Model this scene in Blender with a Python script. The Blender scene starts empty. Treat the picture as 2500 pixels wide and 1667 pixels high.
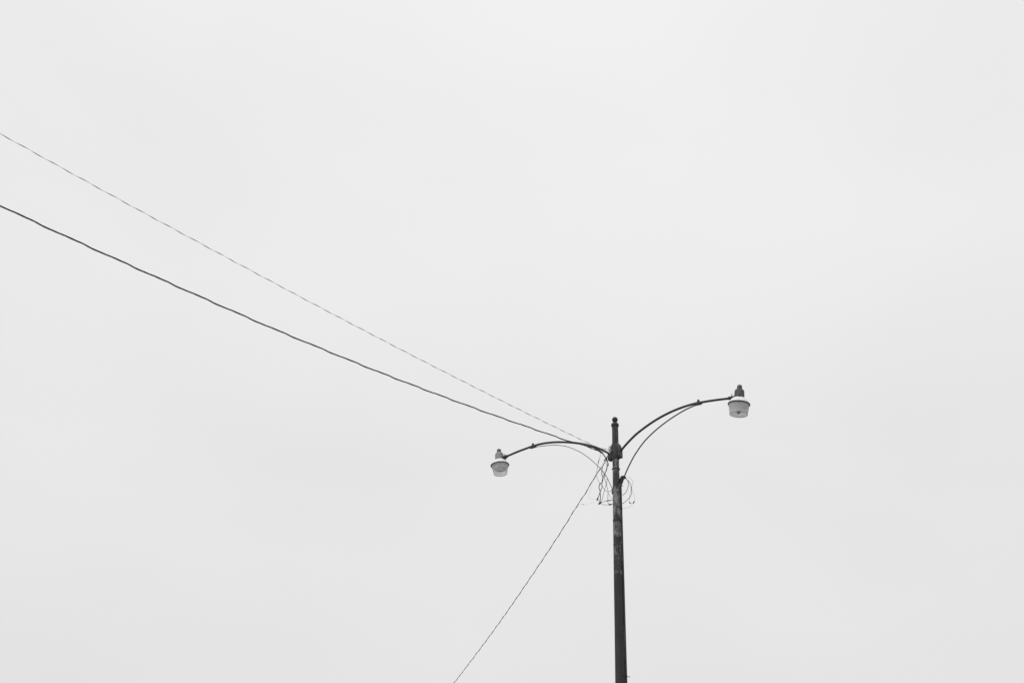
import bpy, bmesh, math, random
from mathutils import Vector, Matrix

random.seed(4)
scene = bpy.context.scene
R = math.radians

# ------------------------------------------------------------------ camera
CAM_Z = 1.6
cam_data = bpy.data.cameras.new("camera")
cam_data.lens = 35.0
cam_data.sensor_width = 36.0
cam_data.clip_start = 0.1
cam_data.clip_end = 6000.0
cam_data.dof.use_dof = True
cam_data.dof.focus_distance = 15.8
cam_data.dof.aperture_fstop = 2.0
cam = bpy.data.objects.new("camera", cam_data)
scene.collection.objects.link(cam)
cam.matrix_world = (Matrix.Translation((0, 0, CAM_Z))
                    @ Matrix.Rotation(R(90 + 28), 4, 'X')
                    @ Matrix.Rotation(0.0331, 4, 'Z'))
scene.camera = cam

# ------------------------------------------------------------------ overcast sky
SUN_EL, SUN_AZ = R(52), R(-125)          # high, behind the cloud, left of and behind the camera
world = bpy.data.worlds.new("World")
scene.world = world
world.use_nodes = True
nt = world.node_tree
nt.nodes.clear()
N = nt.nodes.new
out = N("ShaderNodeOutputWorld")
bg = N("ShaderNodeBackground")
sky = N("ShaderNodeTexSky")
sky.sky_type = 'NISHITA'
sky.sun_disc = False
sky.sun_elevation = SUN_EL
sky.sun_rotation = SUN_AZ
sky.air_density = 1.0
sky.dust_density = 4.0
bw = N("ShaderNodeRGBToBW")
nt.links.new(sky.outputs[0], bw.inputs[0])
skys = N("ShaderNodeMath"); skys.operation = 'MULTIPLY'; skys.inputs[1].default_value = 0.05
nt.links.new(bw.outputs[0], skys.inputs[0])
skyc = N("ShaderNodeMath"); skyc.operation = 'MINIMUM'; skyc.inputs[1].default_value = 0.9
nt.links.new(skys.outputs[0], skyc.inputs[0])
tc = N("ShaderNodeTexCoord")
sep = N("ShaderNodeSeparateXYZ")
nt.links.new(tc.outputs['Generated'], sep.inputs[0])
# overcast layer: a little brighter towards the zenith
grad = N("ShaderNodeMapRange")
grad.inputs['From Min'].default_value = 0.0
grad.inputs['From Max'].default_value = 1.0
grad.inputs['To Min'].default_value = 0.802
grad.inputs['To Max'].default_value = 0.960
nt.links.new(sep.outputs['Z'], grad.inputs['Value'])
# soft cloud billows
n1 = N("ShaderNodeTexNoise")
n1.inputs['Scale'].default_value = 2.3
n1.inputs['Detail'].default_value = 4.0
n1.inputs['Roughness'].default_value = 0.42
n1.inputs['Distortion'].default_value = 0.35
mp = N("ShaderNodeMapping")
mp.inputs['Scale'].default_value = (1.0, 1.0, 1.9)
mp.inputs['Location'].default_value = (2.2, 7.7, 4.6)
nt.links.new(tc.outputs['Generated'], mp.inputs['Vector'])
nt.links.new(mp.outputs[0], n1.inputs['Vector'])
nr = N("ShaderNodeMapRange")
nr.inputs['From Min'].default_value = 0.25
nr.inputs['From Max'].default_value = 0.75
nr.inputs['To Min'].default_value = 0.962
nr.inputs['To Max'].default_value = 1.038
nt.links.new(n1.outputs[0], nr.inputs['Value'])
cl = N("ShaderNodeMath"); cl.operation = 'MULTIPLY'
nt.links.new(grad.outputs[0], cl.inputs[0]); nt.links.new(nr.outputs[0], cl.inputs[1])
mx = N("ShaderNodeMix"); mx.data_type = 'FLOAT'
mx.inputs['Factor'].default_value = 0.93          # thick cloud over the blue sky
nt.links.new(skyc.outputs[0], mx.inputs[2]); nt.links.new(cl.outputs[0], mx.inputs[3])
nt.links.new(mx.outputs[0], bg.inputs['Color'])
bg.inputs['Strength'].default_value = 1.0
nt.links.new(bg.outputs[0], out.inputs['Surface'])

sun_data = bpy.data.lights.new("sun", 'SUN')
sun_data.energy = 0.9
sun_data.angle = R(35)
sun_data.color = (1.0, 1.0, 1.0)
sun = bpy.data.objects.new("sun", sun_data)
scene.collection.objects.link(sun)
sun_dir = Vector((math.sin(SUN_AZ) * math.cos(SUN_EL), math.cos(SUN_AZ) * math.cos(SUN_EL), math.sin(SUN_EL)))
sun.rotation_euler = sun_dir.to_track_quat('Z', 'Y').to_euler()
sun.location = (-10, -10, 30)

scene.view_settings.view_transform = 'Standard'
scene.view_settings.look = 'None'
scene.view_settings.exposure = 0.0
scene.view_settings.gamma = 1.0
scene.view_settings.use_curve_mapping = False

# ------------------------------------------------------------------ materials
def new_mat(name):
    m = bpy.data.materials.new(name); m.use_nodes = True
    t = m.node_tree
    return m, t, t.nodes['Principled BSDF']

def weathered(name, base, pale, amount=0.5, scale=18.0, rough=0.6, stretch=0.35, bump=0.15, spec=0.35):
    """paint or bare metal with noise-shaped wear"""
    m, t, b = new_mat(name)
    L = t.links.new
    co = t.nodes.new("ShaderNodeTexCoord")
    mpg = t.nodes.new("ShaderNodeMapping"); mpg.inputs['Scale'].default_value = (1, 1, stretch)
    L(co.outputs['Object'], mpg.inputs[0])
    n = t.nodes.new("ShaderNodeTexNoise")
    n.inputs['Scale'].default_value = scale; n.inputs['Detail'].default_value = 6; n.inputs['Roughness'].default_value = 0.62
    L(mpg.outputs[0], n.inputs['Vector'])
    r = t.nodes.new("ShaderNodeMapRange")
    r.inputs['From Min'].default_value = 0.62 - 0.25 * amount
    r.inputs['From Max'].default_value = 0.80 - 0.15 * amount
    L(n.outputs[0], r.inputs['Value'])
    mxx = t.nodes.new("ShaderNodeMix"); mxx.data_type = 'RGBA'
    mxx.inputs[6].default_value = (base, base, base, 1); mxx.inputs[7].default_value = (pale, pale, pale, 1)
    L(r.outputs[0], mxx.inputs[0]); L(mxx.outputs[2], b.inputs['Base Color'])
    b.inputs['Roughness'].default_value = rough
    b.inputs['Specular IOR Level'].default_value = spec
    bp = t.nodes.new("ShaderNodeBump"); bp.inputs['Strength'].default_value = bump; bp.inputs['Distance'].default_value = 0.004
    L(n.outputs[0], bp.inputs['Height']); L(bp.outputs[0], b.inputs['Normal'])
    return m

def plain(name, v, rough=0.6, spec=0.4, metallic=0.0):
    m, t, b = new_mat(name)
    n = t.nodes.new("ShaderNodeTexNoise"); n.inputs['Scale'].default_value = 35; n.inputs['Detail'].default_value = 3
    co = t.nodes.new("ShaderNodeTexCoord"); t.links.new(co.outputs['Object'], n.inputs['Vector'])
    r = t.nodes.new("ShaderNodeMapRange"); r.inputs['To Min'].default_value = v * 0.75; r.inputs['To Max'].default_value = v * 1.25
    t.links.new(n.outputs[0], r.inputs['Value']); t.links.new(r.outputs[0], b.inputs['Base Color'])
    b.inputs['Roughness'].default_value = rough; b.inputs['Specular IOR Level'].default_value = spec
    b.inputs['Metallic'].default_value = metallic
    return m

def pole_material():
    """dark paint, flaked and faded to pale grey round the middle lengths of the pole"""
    m, t, b = new_mat("pole_paint")
    L = t.links.new
    co = t.nodes.new("ShaderNodeTexCoord")
    sp = t.nodes.new("ShaderNodeSeparateXYZ"); L(co.outputs['Object'], sp.inputs[0])
    ramp = t.nodes.new("ShaderNodeValToRGB")        # where along the height the paint has flaked
    hz = t.nodes.new("ShaderNodeMath"); hz.operation = 'DIVIDE'; hz.inputs[1].default_value = 8.3
    L(sp.outputs['Z'], hz.inputs[0]); L(hz.outputs[0], ramp.inputs[0])
    cr = ramp.color_ramp
    stops = [(0.0, 0.42), (0.52, 0.42), (0.672, 0.36), (0.680, 0.62), (0.690, 0.48), (0.718, 0.60), (0.731, 0.62), (0.742, 0.44), (0.755, 0.74), (0.775, 0.66), (0.779, 0.54), (0.80, 0.70), (0.846, 0.68),
             (0.849, 0.50), (0.872, 0.54), (0.876, 0.66), (0.915, 0.66), (0.925, 0.54), (1.0, 0.52)]
    cr.elements[0].position, cr.elements[0].color = stops[0][0], (stops[0][1],) * 3 + (1,)
    cr.elements[1].position, cr.elements[1].color = stops[-1][0], (stops[-1][1],) * 3 + (1,)
    for p_, v_ in stops[1:-1]:
        e = cr.elements.new(p_); e.color = (v_, v_, v_, 1)
    mpg = t.nodes.new("ShaderNodeMapping"); mpg.inputs['Scale'].default_value = (1, 1, 0.32)
    L(co.outputs['Object'], mpg.inputs[0])
    n = t.nodes.new("ShaderNodeTexNoise"); n.inputs['Scale'].default_value = 30; n.inputs['Detail'].default_value = 7
    n.inputs['Roughness'].default_value = 0.6; n.inputs['Distortion'].default_value = 0.25
    L(mpg.outputs[0], n.inputs['Vector'])
    add = t.nodes.new("ShaderNodeMath"); add.operation = 'ADD'
    L(n.outputs[0], add.inputs[0]); L(ramp.outputs[0], add.inputs[1])
    r = t.nodes.new("ShaderNodeMapRange"); r.inputs['From Min'].default_value = 1.07; r.inputs['From Max'].default_value = 1.50
    L(add.outputs[0], r.inputs['Value'])
    mxx = t.nodes.new("ShaderNodeMix"); mxx.data_type = 'RGBA'
    mxx.inputs[7].default_value = (0.50,) * 3 + (1,)
    n2 = t.nodes.new("ShaderNodeTexNoise"); n2.inputs['Scale'].default_value = 9; n2.inputs['Detail'].default_value = 6
    mp2 = t.nodes.new("ShaderNodeMapping"); mp2.inputs['Scale'].default_value = (2.5, 2.5, 0.35)   # rain streaks in the paint
    L(co.outputs['Object'], mp2.inputs[0]); L(mp2.outputs[0], n2.inputs['Vector'])
    r2 = t.nodes.new("ShaderNodeMapRange"); r2.inputs['From Min'].default_value = 0.3; r2.inputs['From Max'].default_value = 0.72
    r2.inputs['To Min'].default_value = 0.030; r2.inputs['To Max'].default_value = 0.056
    L(n2.outputs[0], r2.inputs['Value']); L(r2.outputs[0], mxx.inputs[6])
    L(r.outputs[0], mxx.inputs[0]); L(mxx.outputs[2], b.inputs['Base Color'])
    b.inputs['Roughness'].default_value = 0.62; b.inputs['Specular IOR Level'].default_value = 0.3
    bp = t.nodes.new("ShaderNodeBump"); bp.inputs['Strength'].default_value = 0.25; bp.inputs['Distance'].default_value = 0.003
    L(r.outputs[0], bp.inputs['Height']); L(bp.outputs[0], b.inputs['Normal'])
    return m

def glass_material(name, milk, clear, tint):
    """weathered acrylic: part clear, part milky"""
    m = bpy.data.materials.new(name); m.use_nodes = True
    t = m.node_tree; t.nodes.clear(); L = t.links.new
    o = t.nodes.new("ShaderNodeOutputMaterial")
    tr = t.nodes.new("ShaderNodeBsdfTransparent"); tr.inputs[0].default_value = (tint, tint, tint, 1)
    tl = t.nodes.new("ShaderNodeBsdfTranslucent"); tl.inputs[0].default_value = (0.85, 0.85, 0.85, 1)
    df = t.nodes.new("ShaderNodeBsdfDiffuse"); df.inputs[0].default_value = (milk, milk, milk, 1)
    co = t.nodes.new("ShaderNodeTexCoord")
    nz = t.nodes.new("ShaderNodeTexNoise"); nz.inputs['Scale'].default_value = 14; nz.inputs['Detail'].default_value = 5
    L(co.outputs['Object'], nz.inputs['Vector'])
    dm = t.nodes.new("ShaderNodeMapRange"); dm.inputs['From Min'].default_value = 0.3; dm.inputs['From Max'].default_value = 0.7
    dm.inputs['To Min'].default_value = min(1, clear + 0.08); dm.inputs['To Max'].default_value = clear - 0.08
    L(nz.outputs[0], dm.inputs['Value'])
    m1 = t.nodes.new("ShaderNodeMixShader"); m1.inputs[0].default_value = 0.5
    L(df.outputs[0], m1.inputs[1]); L(tl.outputs[0], m1.inputs[2])
    m2 = t.nodes.new("ShaderNodeMixShader"); L(dm.outputs[0], m2.inputs[0])
    L(m1.outputs[0], m2.inputs[1]); L(tr.outputs[0], m2.inputs[2])
    L(m2.outputs[0], o.inputs['Surface'])
    return m

M_POLE = pole_material()
M_DARK = weathered("dark_paint", 0.038, 0.16, 0.15, 22)
M_ARM = weathered("arm_paint", 0.042, 0.15, 0.10, 30, stretch=1.0)
M_CAST = weathered("cast_bracket", 0.045, 0.17, 0.45, 24, stretch=1.0)
M_SHEEN = weathered("grey_sheen_metal", 0.20, 0.32, 0.5, 30, rough=0.45, stretch=1.0, spec=0.6)  # pale base includes the sky's reflection along the left brace
M_CONDUIT = weathered("conduit_paint", 0.042, 0.13, 0.2, 26, stretch=0.2)
M_HOUSE_R = weathered("dull_grey_housing", 0.085, 0.14, 0.6, 16, bump=0.05)
M_HOUSE_L = weathered("light_grey_housing", 0.27, 0.36, 0.6, 16, bump=0.05)  # lighter grey base than the nearer head
M_WHITE = weathered("white_enamel", 0.88, 0.78, 0.3, 20, rough=0.35, bump=0.03)
M_RIM = weathered("rim_metal", 0.05, 0.12, 0.3, 26, stretch=1.0)
M_RIM_L = weathered("rim_metal_worn", 0.13, 0.2, 0.4, 26, stretch=1.0)
M_GLASS_R = glass_material("milky_refractor", 0.90, 0.16, 0.97)
M_GLASS_L = glass_material("clear_refractor", 0.98, 0.38, 0.98)
M_GLASS_IN = glass_material("refractor_inside", 0.6, 0.90, 0.98)
M_BULB = plain("bulb_glass", 0.50, 0.2, 0.6)
M_SOCKET = plain("socket_porcelain", 0.12, 0.5)
M_CELL = plain("photocell_plastic", 0.05, 0.35, 0.5)
M_BLACK = plain("black_insulation", 0.020, 0.45, 0.35)
M_BLACK2 = plain("weathered_insulation", 0.022, 0.6, 0.3)
M_GREYW = plain("grey_drop_wire", 0.14, 0.6, 0.3)
M_THIN = plain("dull_copper_lead", 0.03, 0.5, 0.4)
M_PALE = plain("bare_pale_wire", 0.55, 0.4, 0.5)
M_TAPE = plain("black_tape", 0.03, 0.5, 0.3)
M_PORC = plain("porcelain", 0.65, 0.25, 0.6)

# ------------------------------------------------------------------ mesh helpers
def link(name, bm, mat, parent=None, smooth=True):
    me = bpy.data.meshes.new(name)
    bmesh.ops.recalc_face_normals(bm, faces=bm.faces[:])
    bm.to_mesh(me); bm.free()
    if smooth:
        me.polygons.foreach_set("use_smooth", [True] * len(me.polygons))
        me.set_sharp_from_angle(angle=R(38))
    me.materials.append(mat)
    o = bpy.data.objects.new(name, me)
    scene.collection.objects.link(o)
    if parent: o.parent = parent
    return o

def tag(o, label, cat, group=None):
    o['label'] = label; o['category'] = cat
    if group: o['group'] = group
    return o

def spline(pts, step=0.02):
    """Catmull-Rom through the points, sampled about every step metres"""
    P = [Vector(p) for p in pts]
    P = [P[0] * 2 - P[1]] + P + [P[-1] * 2 - P[-2]]
    o = []
    for i in range(1, len(P) - 2):
        a, b, c, d = P[i - 1:i + 3]
        k = max(2, int((c - b).length / step))
        for j in range(k):
            t = j / k
            o.append(0.5 * (2 * b + (c - a) * t + (2 * a - 5 * b + 4 * c - d) * t * t + (3 * b - a - 3 * c + d) * t ** 3))
    o.append(P[-2].copy())
    return o

def frames(path):
    """parallel-transport frames"""
    n = len(path); T = []
    for i in range(n):
        v = path[min(i + 1, n - 1)] - path[max(i - 1, 0)]
        T.append(v.normalized() if v.length > 1e-9 else Vector((0, 0, 1)))
    u = T[0].orthogonal().normalized(); F = []
    for i in range(n):
        u = (u - T[i] * u.dot(T[i])).normalized()
        F.append((T[i], u.copy(), T[i].cross(u)))
    return F

def tube(bm, path, rad, seg=10, squash=None, caps=True):
    """sweep a circle (or a turned oval) along a path; rad: number or list"""
    F = frames(path); rings = []
    for i, p in enumerate(path):
        r = rad[i] if isinstance(rad, (list, tuple)) else rad
        ring = []
        for k in range(seg):
            a = 2 * math.pi * k / seg
            if squash:                                     # (ratio, phase function): flat twisted section
                x, y = r * math.cos(a), r * squash[0] * math.sin(a)
                ph = squash[1](i); x, y = x * math.cos(ph) - y * math.sin(ph), x * math.sin(ph) + y * math.cos(ph)
            else:
                x, y = r * math.cos(a), r * math.sin(a)
            ring.append(bm.verts.new(p + F[i][1] * x + F[i][2] * y))
        rings.append(ring)
    for i in range(len(rings) - 1):
        for k in range(seg):
            bm.faces.new((rings[i][k], rings[i][(k + 1) % seg], rings[i + 1][(k + 1) % seg], rings[i + 1][k]))
    if caps:
        bm.faces.new(rings[0][::-1]); bm.faces.new(rings[-1])

def lathe(bm, prof, seg=40, mat=Matrix(), closed=False):
    rings = []
    for r, z in prof:
        if r < 1e-6:
            rings.append([bm.verts.new(mat @ Vector((0, 0, z)))])
        else:
            rings.append([bm.verts.new(mat @ Vector((r * math.cos(2 * math.pi * k / seg), r * math.sin(2 * math.pi * k / seg), z))) for k in range(seg)])
    pairs = list(zip(rings[:-1], rings[1:]))
    if closed: pairs.append((rings[-1], rings[0]))
    for a, b in pairs:
        for k in range(seg):
            k2 = (k + 1) % seg
            if len(a) == 1 and len(b) == 1: continue
            if len(a) == 1: bm.faces.new((a[0], b[k2], b[k]))
            elif len(b) == 1: bm.faces.new((a[k], a[k2], b[0]))
            else: bm.faces.new((a[k], a[k2], b[k2], b[k]))

def box(bm, c, size, bevel=0.004, rot=None):
    g = bmesh.ops.create_cube(bm, size=1.0)
    vs = g['verts']
    M = Matrix.Translation(c) @ (rot if rot else Matrix()) @ Matrix.Diagonal((*size, 1))
    bmesh.ops.transform(bm, matrix=M, verts=vs)
    if bevel:
        es = list({e for v in vs for e in v.link_edges})
        bmesh.ops.bevel(bm, geom=es, offset=bevel, segments=2, affect='EDGES', profile=0.6)

def BM(): return bmesh.new()

# ------------------------------------------------------------------ ground
def ground():
    bm = BM()
    bmesh.ops.create_grid(bm, x_segments=40, y_segments=40, size=2500)
    m, t, b = new_mat("ground_gravel")
    n = t.nodes.new("ShaderNodeTexNoise"); n.inputs['Scale'].default_value = 3; n.inputs['Detail'].default_value = 10
    co = t.nodes.new("ShaderNodeTexCoord"); t.links.new(co.outputs['Object'], n.inputs['Vector'])
    r = t.nodes.new("ShaderNodeMapRange"); r.inputs['To Min'].default_value = 0.10; r.inputs['To Max'].default_value = 0.20
    t.links.new(n.outputs[0], r.inputs['Value']); t.links.new(r.outputs[0], b.inputs['Base Color'])
    b.inputs['Roughness'].default_value = 0.95
    o = link("ground", bm, m, smooth=False)
    o['kind'] = 'structure'
    o['label'] = 'plain grey gravel ground below the frame'
ground()

# ------------------------------------------------------------------ street lamp
AZ = R(38.5)                       # the arms swing 38.5 degrees out of the picture plane
POLE = Vector((1.730, 15.0, 0.0))
lamp = bpy.data.objects.new("street_lamp", None)
scene.collection.objects.link(lamp)
lamp.location = POLE
lamp.rotation_euler = (0, 0, -AZ)  # local x runs along the arms, towards the nearer lamp
tag(lamp, 'old dark steel lamp post with two curved arms and a ball finial', 'street lamp')

def loc(dx, dy, z):                # world offset from the pole axis -> lamp coordinates
    return Vector((dx * math.cos(AZ) - dy * math.sin(AZ), dx * math.sin(AZ) + dy * math.cos(AZ), z))
def wld(s, y, z):                  # lamp coordinates -> world
    return POLE + Vector((s * math.cos(AZ) + y * math.sin(AZ), -s * math.sin(AZ) + y * math.cos(AZ), z))

POLE_R = [(0.093, 0.06), (0.090, 1.0), (0.0862, 2.0), (0.0800, 3.2), (0.0750, 4.04), (0.0705, 4.72), (0.0685, 5.27), (0.0672, 5.60),
          (0.0660, 5.80), (0.0650, 5.822), (0.0645, 6.06), (0.0636, 6.08), (0.0630, 6.45), (0.0616, 6.47), (0.0608, 6.70), (0.0588, 7.03),
          (0.0548, 7.052), (0.0542, 7.29), (0.0530, 7.36), (0.0521, 7.70), (0.0508, 8.00), (0.0495, 8.070)]
def pole_r(z):
    for (r0, z0), (r1, z1) in zip(POLE_R, POLE_R[1:]):
        if z0 <= z <= z1: return r0 + (r1 - r0) * (z - z0) / (z1 - z0)
    return POLE_R[-1][0]

bm = BM()
prof = []
for (r0, z0), (r1, z1) in zip(POLE_R, POLE_R[1:]):
    k = max(1, int((z1 - z0) / 0.15))
    for j in range(k): prof.append((r0 + (r1 - r0) * j / k, z0 + (z1 - z0) * j / k))
prof.append(POLE_R[-1])
lathe(bm, [(0, 0.06)] + prof + [(0, 8.07)], 40)
link("pole", bm, M_POLE, lamp)
bm = BM(); lathe(bm, [(0, -0.3), (0.26, -0.3), (0.26, 0.05), (0.25, 0.06), (0, 0.06)], 40)
link("concrete_footing", bm, plain("concrete", 0.32, 0.9), lamp)
bm = BM(); lathe(bm, [(0.0945, 0.064), (0.17, 0.064), (0.17, 0.09), (0.13, 0.12), (0.105, 0.30), (0.098, 0.33), (0.0945, 0.33)], 40, closed=True)
link("base_flange", bm, M_DARK, lamp)

# finial: moulded cap with a ball
bm = BM()
lathe(bm, [(0, 8.061), (0.056, 8.061), (0.0595, 8.065), (0.0625, 8.075), (0.0635, 8.090), (0.061, 8.106), (0.054, 8.118), (0.040, 8.124),
           (0.032, 8.130), (0.031, 8.142), (0.034, 8.148), (0, 8.148)], 36)
cap = link("finial_cap", bm, M_DARK, lamp)
bm = BM()
bmesh.ops.create_uvsphere(bm, u_segments=32, v_segments=20, radius=0.0475, matrix=Matrix.Translation((0, 0, 8.187)))
link("finial_ball", bm, M_DARK, cap)

# arm bracket: split collar with a socket lug each side, bolted through
bm = BM()
lathe(bm, [(0.0508, 7.50), (0.066, 7.50), (0.071, 7.515), (0.072, 7.60), (0.069, 7.72), (0.064, 7.755), (0.0508, 7.755)], 14, closed=True)
br = link("arm_bracket", bm, M_CAST, lamp)
for sgn in (1, -1):
    bm = BM()
    if sgn > 0:
        box(bm, (0.084, 0, 7.580), (0.056, 0.080, 0.160), 0.012)
        box(bm, (0.076, 0, 7.692), (0.040, 0.064, 0.080), 0.010, Matrix.Rotation(-R(18), 4, 'Y'))
    else:
        box(bm, (-0.096, 0, 7.555), (0.066, 0.088, 0.130), 0.012)
        box(bm, (-0.072, 0, 7.660), (0.030, 0.066, 0.120), 0.010)
    link("socket_lug", bm, M_CAST, br)
    for z in ((7.535, 7.62) if sgn > 0 else (7.53, 7.59)):
        for y in (-1, 1):
            bm = BM()
            lathe(bm, [(0, 0), (0.011, 0), (0.011, 0.010), (0.008, 0.014), (0, 0.014)], 6,
                  Matrix.Translation((sgn * (0.088 if sgn > 0 else 0.100), y * (0.0405 if sgn > 0 else 0.0445), z)) @ Matrix.Rotation(-y * R(90), 4, 'X'))
            link("bolt", bm, M_CAST, br)

# bands round the pole
def band(z, h, ears=0, tilt=0.0, proud=0.004, name="band", reach=0):
    r = pole_r(z)
    bm = BM()
    M = Matrix.Translation((0, 0, z)) @ Matrix.Rotation(tilt, 4, loc(0.3, -1, 0).normalized()) if tilt else Matrix.Translation((0, 0, z))
    lathe(bm, [(r + 0.0006, -h / 2), (r + proud, -h / 2), (r + proud, h / 2), (r + 0.0006, h / 2)], 32, M, closed=True)
    o = link(name, bm, M_DARK, lamp)
    if ears:
        for s_ in (1, -1):
            bm = BM()
            v = loc(s_ * (r + 0.005), -0.01, z)
            box(bm, v, (0.016, 0.020, h * 0.75), 0.004, Matrix.Rotation(AZ, 4, 'Z'))
            lathe(bm, [(0, -0.015), (0.005, -0.015), (0.005, 0.015), (0, 0.015)], 8, Matrix.Translation(v) @ Matrix.Rotation(AZ, 4, 'Z') @ Matrix.Rotation(R(90), 4, 'X'))
            link("bolt_ear", bm, M_DARK, o)
    return o
band(7.325, 0.030, ears=1, proud=0.003)
band(6.475, 0.022)  # joint band; its dark tone also stands for the step's shadow
band(6.085, 0.020, proud=0.0022)
band(5.825, 0.016, proud=0.0018)

# lower clamp holding both braces
bm = BM()
rr = pole_r(6.96)
lathe(bm, [(rr + 0.0006, 6.945), (rr + 0.003, 6.945), (rr + 0.003, 6.970), (rr + 0.0006, 6.970)], 32, closed=True)
bc = link("brace_clamp", bm, M_SHEEN, lamp)
for sgn in (1, -1):
    bm = BM(); box(bm, (sgn * (rr + 0.010), 0, 6.965), (0.022, 0.036, 0.085), 0.006)
    link("clamp_ear", bm, M_DARK, bc)

# ---- the two arms
ARM_R = [(0.080, 7.600), (0.107, 7.626), (0.22, 7.72), (0.378, 7.829), (0.537, 7.908), (0.694, 7.973), (0.849, 8.024), (1.002, 8.061), (1.153, 8.087),
         (1.302, 8.101), (1.448, 8.105), (1.535, 8.101), (1.706, 8.086), (1.865, 8.068), (2.021, 8.046), (2.085, 8.036)]
ARM_L = [(-2.285, 8.023), (-2.229, 8.033), (-2.097, 8.054), (-1.965, 8.071), (-1.834, 8.084), (-1.705, 8.095), (-1.576, 8.100), (-1.447, 8.096), (-1.321, 8.082),
         (-1.195, 8.062), (-1.069, 8.035), (-0.946, 8.004), (-0.823, 7.968), (-0.702, 7.927), (-0.582, 7.882), (-0.463, 7.830), (-0.345, 7.768),
         (-0.23, 7.696), (-0.127, 7.624), (-0.095, 7.600)]
BR_R = [(1.505, 8.080), (1.446, 8.072), (1.299, 8.043), (1.148, 7.998), (0.996, 7.941), (0.841, 7.871), (0.686, 7.784), (0.528, 7.672), (0.369, 7.508),
        (0.255, 7.349), (0.174, 7.211), (0.108, 7.070), (0.078, 6.995), (0.072, 6.95)]
BR_L = [(-1.672, 8.075), (-1.628, 8.071), (-1.447, 8.050), (-1.288, 8.028), (-1.144, 7.996), (-0.946, 7.924), (-0.702, 7.780), (-0.524, 7.636), (-0.408, 7.522),
        (-0.293, 7.394), (-0.203, 7.276), (-0.135, 7.145), (-0.075, 7.010), (-0.060, 6.965)]
def make_arm(apts, bpts, side, clamp_s, clamp_z, slope, r_arm, r_br, br_mat, label):
    bm = BM(); path = spline([(s, 0, z) for s, z in apts], 0.03)
    tube(bm, path, r_arm, 14)
    arm = link("arm", bm, M_ARM, lamp); arm['label'] = label
    bm = BM(); tube(bm, spline([(s, 0, z) for s, z in bpts], 0.03), r_br, 10)
    link("brace", bm, br_mat, arm)
    # clamp where the brace meets the arm: split saddle, upstanding bolt
    M = Matrix.Translation((clamp_s, 0, clamp_z)) @ Matrix.Rotation(slope, 4, 'Y')
    bm = BM()
    box(bm, M @ Vector((0, 0, -0.006)), (0.085, 0.046, 0.050), 0.010, Matrix.Rotation(slope, 4, 'Y'))
    box(bm, M @ Vector((-side * 0.045, 0, -0.018)), (0.055, 0.030, 0.030), 0.008, Matrix.Rotation(slope, 4, 'Y'))
    box(bm, M @ Vector((side * 0.048, 0, -0.014)), (0.036, 0.034, 0.026), 0.008, Matrix.Rotation(slope, 4, 'Y'))
    cl_ = link("arm_clamp", bm, M_CAST, arm)
    bm = BM()
    lathe(bm, [(0, 0.015), (0.019, 0.015), (0.020, 0.045), (0.017, 0.052), (0.010, 0.059), (0, 0.061)], 16, M)
    link("clamp_bolt", bm, M_CAST, arm)
    return arm
make_arm(ARM_R, BR_R, 1, 1.525, 8.098, R(2.5), 0.0182, 0.0103, M_ARM, 'curved arm reaching up and right to the nearer lamp head')
make_arm(ARM_L, BR_L, -1, -1.672, 8.092, R(-2.5), 0.0182, 0.0064, M_SHEEN, 'curved arm reaching left to the farther lamp head')

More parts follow.
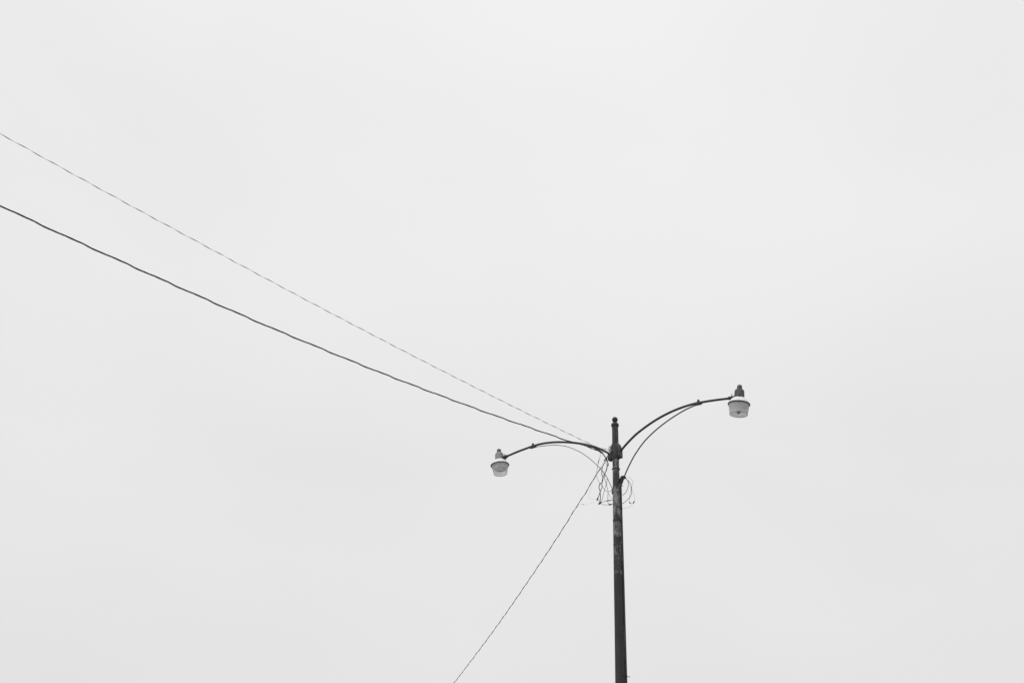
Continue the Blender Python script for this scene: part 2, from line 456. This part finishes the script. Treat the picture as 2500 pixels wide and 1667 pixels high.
# ---- lamp heads: bucket luminaires with photocell, enamel dome, rim, ribbed refractor, bulb
def make_head(s, z, out_sign, tilt, m_house, m_glass, m_rim, label, milky):
    Mh = Matrix.Translation((s, 0, z)) @ Matrix.Rotation(out_sign * tilt, 4, 'Y')
    bm = BM()
    lathe(bm, [(0, 0.085), (0.0785, 0.085), (0.0775, 0.11), (0.0735, 0.195), (0.0715, 0.214), (0.066, 0.227), (0.054, 0.237), (0.0435, 0.246), (0.042, 0.252), (0, 0.252)], 40)
    head = link("lamp_head", bm, m_house, lamp); head.matrix_local = Mh
    head['label'] = label
    # photocell
    bm = BM()
    lathe(bm, [(0, 0.252), (0.0425, 0.253), (0.0425, 0.259), (0.0395, 0.262), (0.0365, 0.298), (0.033, 0.307), (0.022, 0.312), (0, 0.313)], 32)
    link("photocell", bm, M_CELL, head)
    # white reflector dome, open below
    bm = BM()
    lathe(bm, [(0.060, 0.098), (0.082, 0.098), (0.098, 0.090), (0.118, 0.072), (0.136, 0.046), (0.150, 0.018), (0.156, 0.006), (0.153, 0.006),
               (0.147, 0.018), (0.133, 0.044), (0.115, 0.068), (0.096, 0.085), (0.060, 0.092)], 48, closed=True)
    link("reflector_dome", bm, M_WHITE, head)
    # rim
    bm = BM()
    kz = 1.0 if milky else 0.7
    lathe(bm, [(0.1575, 0.010 * kz), (0.164, 0.008 * kz), (0.167, 0.001), (0.166, -0.007 * kz), (0.160, -0.011 * kz), (0.1545, -0.009 * kz), (0.1545, 0.004)], 56, closed=True)
    link("rim", bm, m_rim, head)
    # refractor: ribbed truncated cone with a heavier lip, open at the bottom
    bm = BM(); seg = 144
    dr = 0.0195 if milky else 0.0355
    rb = 0.1535 - dr
    def ring(r, zz, amp):
        return [bm.verts.new(((r + amp * (k % 2)) * math.cos(2 * math.pi * k / seg), (r + amp * (k % 2)) * math.sin(2 * math.pi * k / seg), zz)) for k in range(seg)]
    outer = [ring(0.1535 - dr * t_, -0.004 - 0.150 * t_, -0.0012) for t_ in (0, 0.25, 0.5, 0.75, 0.97)]
    outer.append(ring(rb + 0.001, -0.1545, 0)); outer.append(ring(rb - 0.0005, -0.158, 0))
    inner = [ring(rb - 0.004, -0.157, 0), ring(rb - 0.004, -0.152, 0)] + [ring(0.1500 - dr * t_, -0.004 - 0.150 * t_, 0) for t_ in (0.75, 0.5, 0.25, 0)]
    rr_ = outer + inner
    for a, b in zip(rr_, rr_[1:] + rr_[:1]):
        for k in range(seg): bm.faces.new((a[k], a[(k + 1) % seg], b[(k + 1) % seg], b[k]))
    ref = link("refractor", bm, m_glass, head)
    ref.data.materials.append(M_GLASS_IN)                    # smooth clear inner skin
    ref.data.polygons.foreach_set("material_index", [1 if i >= 7 * seg and i < 12 * seg else 0 for i in range(len(ref.data.polygons))])
    bm = BM()
    lathe(bm, [(rb - 0.0028, -0.1585), (rb + 0.0005, -0.1585), (rb + 0.0022, -0.156), (rb + 0.0005, -0.1535), (rb - 0.0028, -0.1535)], 56, closed=True)
    # lip is moved a hair below the glass so that the faces never share a plane
    lip = link("refractor_lip", bm, M_LIP_R if milky else M_LIP_L, head); lip.location.z = -0.0052
    if not milky:                                            # spun skirt reflector inside the clearer head
        bm = BM()
        lathe(bm, [(0.128, 0.002), (0.131, 0.002), (0.112, -0.075), (0.109, -0.075)], 48, closed=True)
        link("skirt_reflector", bm, M_SKIRT, head)
    # socket and bulb
    bm = BM(); lathe(bm, [(0, 0.090), (0.030, 0.090), (0.030, 0.045), (0.024, 0.030), (0, 0.030)], 24)
    link("socket", bm, M_SOCKET, head)
    bm = BM()
    if milky:
        lathe(bm, [(0, 0.029), (0.020, 0.029), (0.022, 0.005), (0.036, -0.030), (0.044, -0.065), (0.043, -0.095), (0.034, -0.122), (0.020, -0.138), (0.010, -0.142), (0, -0.143)], 28)
    else:
        lathe(bm, [(0, 0.029), (0.020, 0.029), (0.022, 0.010), (0.032, -0.015), (0.036, -0.045), (0.032, -0.075), (0.018, -0.095), (0, -0.101)], 28)
    bulb = link("bulb", bm, M_BULB, head)
    if milky:
        bm = BM(); lathe(bm, [(0.0, -0.1500), (0.012, -0.148), (0.018, -0.1415), (0.012, -0.1445), (0, -0.1450)], 20)
        link("bulb_tip", bm, M_TIP, bulb)
    # slip fitter that grips the arm end, set screws and latch
    bm = BM(); q = -out_sign
    box(bm, (q * 0.104, 0, 0.112), (0.062, 0.060, 0.056), 0.008)
    box(bm, (q * 0.150, 0, 0.120), (0.060, 0.046, 0.046), 0.010)
    link("slip_fitter", bm, M_DARK, head)
    bm = BM()
    lathe(bm, [(0, 0), (0.006, 0), (0.006, 0.036), (0, 0.038)], 8, Matrix.Translation((q * 0.118, -0.012, 0.145)))
    link("set_screw", bm, M_DARK, head)
    bm = BM()
    lathe(bm, [(0, 0), (0.007, 0), (0.007, 0.026), (0, 0.026)], 6, Matrix.Translation((q * 0.146, 0.006, 0.078)))
    link("set_screw", bm, M_DARK, head)
    for a in (R(200), R(300)):
        bm = BM()
        a2 = a + AZ * 0
        box(bm, (0.092 * math.cos(a2), 0.092 * math.sin(a2), 0.108), (0.020, 0.026, 0.018), 0.003, Matrix.Rotation(a2, 4, 'Z'))
        link("latch", bm, m_house if not milky else M_DARK, head)
    return head
M_TIP = plain("bulb_tip_metal", 0.20, 0.4)
M_SKIRT = plain("spun_aluminium", 0.60, 0.45, 0.5)
M_LIP_R = plain("lip_milky", 0.16, 0.3, 0.5)
M_LIP_L = plain("lip_clear", 0.62, 0.25, 0.5)
make_head(2.196, 7.905, 1, R(7), M_HOUSE_R, M_GLASS_R, M_RIM, 'nearer lamp head with dull grey housing and milky refractor', True)
make_head(-2.390, 7.895, -1, R(7), M_HOUSE_L, M_GLASS_L, M_RIM_L, 'farther lamp head with pale housing and clearer refractor', False)

# ---- conduit riser with weatherhead, strapped to the pole
def cdx(z): return pole_r(z) + 0.0100
bm = BM()
cz = [0.0, 1, 2, 3, 4.0, 5, 5.5, 6, 6.4, 6.8, 7.0, 7.09]
cpath = spline([loc(cdx(max(z, 0.07)), -0.028, z) for z in cz], 0.1)
tube(bm, cpath, 0.0135, 12)
con = link("conduit_pipe", bm, M_CONDUIT, lamp); con['label'] = 'thin dark conduit pipe up the right side of the pole'
bm = BM()
hp = spline([loc(0.074, -0.012, 7.06), loc(0.076, -0.012, 7.12), loc(0.084, -0.014, 7.165), loc(0.100, -0.018, 7.187), loc(0.120, -0.022, 7.186), loc(0.132, -0.024, 7.168)], 0.01)
tube(bm, hp, [0.017 + 0.012 * min(1, i / (len(hp) * 0.45)) for i in range(len(hp))], 16)
link("weatherhead", bm, M_DARK, con)
for z, tl in ((6.66, -0.35), (4.15, 0)):
    bm = BM(); r = cdx(z)
    box(bm, loc(r * 0.62, -r * 0.62 - 0.008, z + 0.02 if tl else z), (0.080, 0.006, 0.016), 0.002, Matrix.Rotation(AZ, 4, 'Z') @ Matrix.Rotation(R(38), 4, 'Z') @ Matrix.Rotation(-tl, 4, 'Y'))
    lathe(bm, [(0.0138, -0.009), (0.0165, -0.009), (0.0165, 0.009), (0.0138, 0.009)], 16, Matrix.Translation(loc(r, -0.028, z)), closed=True)
    link("conduit_strap", bm, M_DARK, con)
for z, ln in ((7.035, 0.03), (4.135, 0.05)):
    bm = BM()
    tube(bm, spline([loc(cdx(z) + 0.010, -0.012, z), loc(cdx(z) + 0.010 + ln * 0.5, -0.014, z + 0.006), loc(cdx(z) + 0.010 + ln, -0.014, z + 0.002)], 0.006), 0.0045, 8)
    link("clip_tail", bm, M_DARK, con)

# ---- porcelain spool and hook beside the bracket
bm = BM()
lathe(bm, [(0.006, -0.022), (0.020, -0.022), (0.022, -0.014), (0.013, -0.005), (0.013, 0.005), (0.022, 0.014), (0.020, 0.022), (0.006, 0.022)], 20,
      Matrix.Translation(loc(-0.104, -0.05, 7.630)) @ Matrix.Rotation(R(70), 4, 'X'), closed=True)
sp_ = link("insulator_spool", bm, M_PORC, br)
bm = BM()
tube(bm, spline([loc(-0.066, -0.045, 7.70), loc(-0.085, -0.055, 7.698), loc(-0.112, -0.058, 7.672), loc(-0.112, -0.058, 7.625), loc(-0.085, -0.055, 7.605), loc(-0.06, -0.045, 7.60)], 0.008), 0.005, 8)
link("spool_hook", bm, M_DARK, br)

# ------------------------------------------------------------------ overhead cables
def cumlen(path):
    l = [0.0]
    for a, b in zip(path, path[1:]): l.append(l[-1] + (b - a).length)
    return l

def twisted(name, pts, strands, pitch, mat, step=0.035, seg=6, jitter=0.0, wave=0.0):
    path = spline(pts, step); L_ = cumlen(path); F = frames(path); bm = BM()
    rnd = random.Random(len(path)); ph = [0.0]
    for i in range(1, len(path)):
        ph.append(ph[-1] + 2 * math.pi * (L_[i] - L_[i - 1]) / pitch * (1 + jitter * math.sin(L_[i] * 1.7 + 1) * 0.5 + jitter * rnd.uniform(-.4, .4)))
    path = [p + Vector((0, 0, wave * min(1, L_[i] / 0.6) * (math.sin(ph[i]) + 0.3 * math.sin(2 * ph[i] + 0.8)))) for i, p in enumerate(path)]   # the lay makes the whole line undulate
    for rad, off, a0 in strands:
        sp = [p + F[i][1] * off * math.cos(ph[i] + a0) + F[i][2] * off * math.sin(ph[i] + a0) for i, p in enumerate(path)]
        tube(bm, sp, rad, seg)
    return link(name, bm, mat)

C1 = [wld(-0.235, -0.03, 7.65), wld(-0.295, -0.03, 7.697), wld(-0.447, -0.03, 7.784), wld(-0.56, -0.03, 7.852), (1.15, 15.22, 7.834), (0.99, 15.079, 7.812), (0.617, 14.746, 7.792), (0.232, 14.402, 7.772), (-0.175, 14.039, 7.752), (-0.587, 13.67, 7.737),
      (-1.21, 13.114, 7.722), (-1.928, 12.471, 7.716), (-2.76, 11.728, 7.731), (-3.413, 11.144, 7.755), (-4.644, 10.044, 7.833), (-5.705, 9.096, 7.922),
      (-7.4, 7.58, 8.11), (-9.6, 5.61, 8.42), (-12.5, 3.02, 8.95)]
c1 = twisted("overhead_cable", C1, [(0.0054, 0.0050, 0.0), (0.0054, 0.0050, 2.4), (0.0040, 0.0060, 4.3)], 0.55, M_BLACK, jitter=0.12, wave=0.0045)
tag(c1, 'thick black twisted cable from the left arm up to the left edge', 'cable')
bm = BM()
sl = spline([wld(-0.66, -0.03, 7.895), wld(-0.56, -0.03, 7.852), wld(-0.447, -0.03, 7.784), wld(-0.295, -0.03, 7.697), wld(-0.225, -0.03, 7.642)], 0.015)
tube(bm, sl, [0.010 + 0.008 * math.sin(math.pi * min(1, (i + 2) / (len(sl) + 2))) + 0.0012 * math.sin(i * 1.3) for i in range(len(sl))], 10)
link("taped_splice", bm, M_TAPE, c1)
bm = BM()
tube(bm, spline([wld(-0.43, -0.045, 7.768), wld(-0.40, -0.045, 7.750), wld(-0.375, -0.045, 7.736)], 0.01), 0.008, 8)
link("tape_end", bm, M_PORC, c1)

C2 = [(1.66, 15.06, 7.665), (1.56, 15.16, 7.735), (1.43, 15.25, 7.802), (1.331, 15.178, 7.822), (1.046, 14.947, 7.853), (0.187, 14.25, 7.958), (-0.602, 13.611, 8.066), (-1.483, 12.896, 8.194), (-1.901, 12.558, 8.260), (-2.702, 11.908, 8.389),
      (-3.551, 11.22, 8.536), (-4.452, 10.489, 8.698), (-5.002, 10.043, 8.800), (-6.044, 9.198, 9.007), (-8.0, 7.61, 9.42), (-10.2, 5.83, 9.92), (-13.0, 3.56, 10.6)]
path = spline(C2, 0.03); Lc = cumlen(path); bm = BM()
path = [p + Vector((0, 0, 0.0035 * min(1, Lc[i]) * math.sin(2 * math.pi * Lc[i] / 0.37))) for i, p in enumerate(path)]
tube(bm, path, 0.0048, 8, squash=(0.34, lambda i: 2 * math.pi * Lc[i] / 0.37))
c2 = link("drop_wire", bm, M_GREYW)
tag(c2, 'thin flat grey twisted wire rising left, upper of the two lines', 'cable')

C3 = [(1.514, 15.172, 7.423), (1.485, 15.26, 7.392), (1.449, 15.371, 7.362), (1.369, 15.616, 7.272), (1.310, 15.80, 7.200), (1.172, 16.217, 7.067), (1.007, 16.721, 6.892), (0.826, 17.276, 6.717), (0.616, 17.919, 6.524),
      (0.405, 18.565, 6.338), (0.236, 19.081, 6.190), (-0.032, 19.899, 5.966), (-0.354, 20.886, 5.718), (-0.691, 21.916, 5.474), (-1.04, 22.985, 5.233), (-1.7, 25.0, 4.83), (-2.4, 27.1, 4.47)]
c3 = twisted("service_cable", C3, [(0.0046, 0.0026, 0.0), (0.0044, 0.0030, 3.1)], 0.42, M_BLACK2, jitter=0.12, wave=0.0055)
tag(c3, 'black twisted cable sloping down left to the bottom edge', 'cable')
bm = BM()
tube(bm, spline([wld(-0.276, 0, 7.423), wld(-0.243, -0.01, 7.469), wld(-0.209, -0.01, 7.515)], 0.02), 0.0022, 6)
link("bare_messenger", bm, M_PALE, c3)
bm = BM()
gp = spline([wld(-0.214, -0.01, 7.508), wld(-0.175, -0.01, 7.548), wld(-0.130, -0.015, 7.592)], 0.012)
tube(bm, gp, [0.010 if i < len(gp) * 0.45 else 0.0062 for i in range(len(gp))], 8)
link("wedge_clamp", bm, M_DARK, c3)

# ------------------------------------------------------------------ loose leads hanging at the pole
LEFT = 'loose leads hanging left of the pole'
RIGHT = 'loose loops right of the pole'
def lead(pts, rad, mat, label, group, depth=(0, 0), conns=(), frame='arm'):
    """pts (s,z); conns: (t0,t1,radius) connector sleeves along the lead"""
    n = len(pts)
    P = []
    for i, (s, z) in enumerate(pts):
        y = depth[0] + (depth[1] - depth[0]) * i / (n - 1) + 0.008 * math.sin(i * 2.1)
        P.append(wld(s, y, z) if frame == 'arm' else POLE + Vector((s, y, z)))
    path = spline(P, 0.012); bm = BM()
    tube(bm, path, rad * 1.35, 7)
    o = link("loose_wire", bm, mat)
    tag(o, label, 'wire', group)
    for t0, t1, r in conns:
        i0, i1 = int(t0 * (len(path) - 1)), int(t1 * (len(path) - 1))
        seg = path[i0:max(i1, i0 + 3) + 1]
        if len(seg) < 3: seg = path[-4:]
        bm = BM(); m = len(seg)
        tube(bm, seg, [r * (0.62 + 0.38 * math.sin(math.pi * (i + 0.5) / m)) for i in range(m)], 9)
        link("connector", bm, M_TAPE, o)
    return o

lead([(-0.331, 7.716), (-0.259, 7.658), (-0.22, 7.626), (-0.163, 7.54), (-0.132, 7.463), (-0.114, 7.395)], 0.0062, M_BLACK,
     'short thick black tail curving down from under the left arm, cut end beside the pole', LEFT, (-0.03, -0.04), [(0.3, 0.55, 0.009)])
lead([(-0.149, 7.572), (-0.17, 7.512), (-0.203, 7.467), (-0.25, 7.406), (-0.266, 7.352), (-0.258, 7.28), (-0.246, 7.231), (-0.267, 7.166), (-0.306, 7.14), (-0.33, 7.087),
      (-0.318, 7.027), (-0.306, 6.968), (-0.312, 6.889), (-0.336, 6.837), (-0.362, 6.814)], 0.0046, M_BLACK2,
     'long black lead kinked in an S from bracket, ending in a bare tip', LEFT, (-0.02, 0.02), [(0.22, 0.38, 0.0066), (0.47, 0.55, 0.0064)])
lead([(-0.163, 7.54), (-0.134, 7.464), (-0.133, 7.405), (-0.16, 7.341), (-0.206, 7.281), (-0.24, 7.219), (-0.267, 7.143), (-0.274, 7.087), (-0.301, 7.024), (-0.348, 6.953), (-0.394, 6.888)],
     0.0040, M_BLACK2, 'black lead bowed toward the pole, ending lower left in a fat connector', LEFT, (-0.05, 0.03), [(0.93, 1.0, 0.011)])
lead([(-0.3, 7.7), (-0.31, 7.607), (-0.333, 7.518), (-0.347, 7.462), (-0.375, 7.362), (-0.369, 7.28), (-0.319, 7.165), (-0.255, 7.072), (-0.192, 6.997), (-0.128, 6.979), (-0.085, 6.995)],
     0.0022, M_THIN, 'thin lead hanging from the left arm and looping back to the brace clamp', LEFT, (0.01, 0.0), [(0.16, 0.24, 0.0065)])
lead([(-0.196, 7.5), (-0.2, 7.396), (-0.209, 7.34), (-0.226, 7.274), (-0.237, 7.218)], 0.0018, M_THIN,
     'fine short grey lead hanging straight below the bracket', LEFT, (0.03, 0.02))
lead([(-0.251, 7.348), (-0.233, 7.229), (-0.202, 7.154), (-0.188, 7.093), (-0.169, 7.01), (-0.157, 6.951), (-0.167, 6.828), (-0.158, 6.782), (-0.139, 6.767)], 0.0027, M_THIN,
     'thin lead dropping nearest the pole down to the lower connector', LEFT, (0.02, 0.0), [(0.36, 0.46, 0.0048)])
lead([(-0.156, 7.202), (-0.174, 7.125), (-0.191, 7.06), (-0.231, 6.976), (-0.265, 6.881), (-0.287, 6.823), (-0.33, 6.805)], 0.0026, M_THIN,
     'thin lead slanting down left to the lowest connector', LEFT, (-0.02, 0.0), [(0.9, 1.0, 0.0115)])
lead([(-0.325, 6.808), (-0.278, 6.827), (-0.189, 6.828), (-0.093, 6.824), (-0.052, 6.817)], 0.0024, M_THIN,
     'short level lead with long dark sleeve entering the pole, upper of two', LEFT, (0.0, -0.01), [(0.50, 0.90, 0.0075)])
lead([(-0.361, 6.899), (-0.317, 6.845), (-0.285, 6.8), (-0.234, 6.779), (-0.139, 6.763), (-0.082, 6.756), (-0.052, 6.754)], 0.0024, M_THIN,
     'level lead with fat dark connector entering the pole, lower of two', LEFT, (0.02, -0.01), [(0.72, 0.91, 0.012)])
lead([(-0.16, 6.974), (-0.117, 6.887), (-0.055, 6.82)], 0.0018, M_THIN, 'fine short lead slanting down right into the pole', LEFT, (0.0, 0.0))
lead([(-0.396, 7.262), (-0.456, 7.181), (-0.497, 7.05), (-0.533, 6.977), (-0.504, 6.937), (-0.394, 6.899)], 0.0008, M_PALE,
     'faint pale wire curling out left of the black leads', LEFT, (0.0, 0.0))
lead([(-0.72, 6.86), (-0.663, 6.863), (-0.557, 6.844), (-0.401, 6.858), (-0.355, 6.864)], 0.0008, M_PALE,
     'faint pale wire end sticking out farthest left', LEFT, (0.0, 0.0), [(0.2, 0.28, 0.005)])
# right-hand loops: x offset from the pole, height
lead([(0.128, 7.180), (0.175, 7.142), (0.19, 7.074), (0.172, 6.994), (0.138, 6.926), (0.092, 6.885)], 0.0032, M_BLACK2,
     'small dark loop from the conduit head back to the pipe', RIGHT, (-0.03, -0.02), (), 'w')
lead([(0.128, 7.178), (0.207, 7.109), (0.237, 7.019), (0.241, 6.952), (0.223, 6.884), (0.189, 6.837), (0.134, 6.785), (0.090, 6.756)], 0.0030, M_BLACK2,
     'large dark loop from the conduit head down to the pipe', RIGHT, (-0.03, 0.0), [(0.30, 0.62, 0.0046)], 'w')
lead([(0.126, 7.182), (0.209, 7.195), (0.257, 7.145), (0.261, 7.088), (0.239, 7.019), (0.219, 6.94), (0.209, 6.861), (0.207, 6.793), (0.23, 6.774), (0.268, 6.779)], 0.0017, M_PALE,
     'faint pale loop with dark connector at its lower end', RIGHT, (0.0, 0.04), [(0.88, 0.95, 0.0075)], 'w')
lead([(0.222, 7.053), (0.241, 6.974), (0.277, 6.908), (0.288, 6.841), (0.268, 6.779), (0.229, 6.727), (0.175, 6.692), (0.092, 6.684)], 0.0016, M_PALE,
     'outermost faint pale loop curving back low to the pipe', RIGHT, (0.0, -0.01), [(0.54, 0.60, 0.010)], 'w')
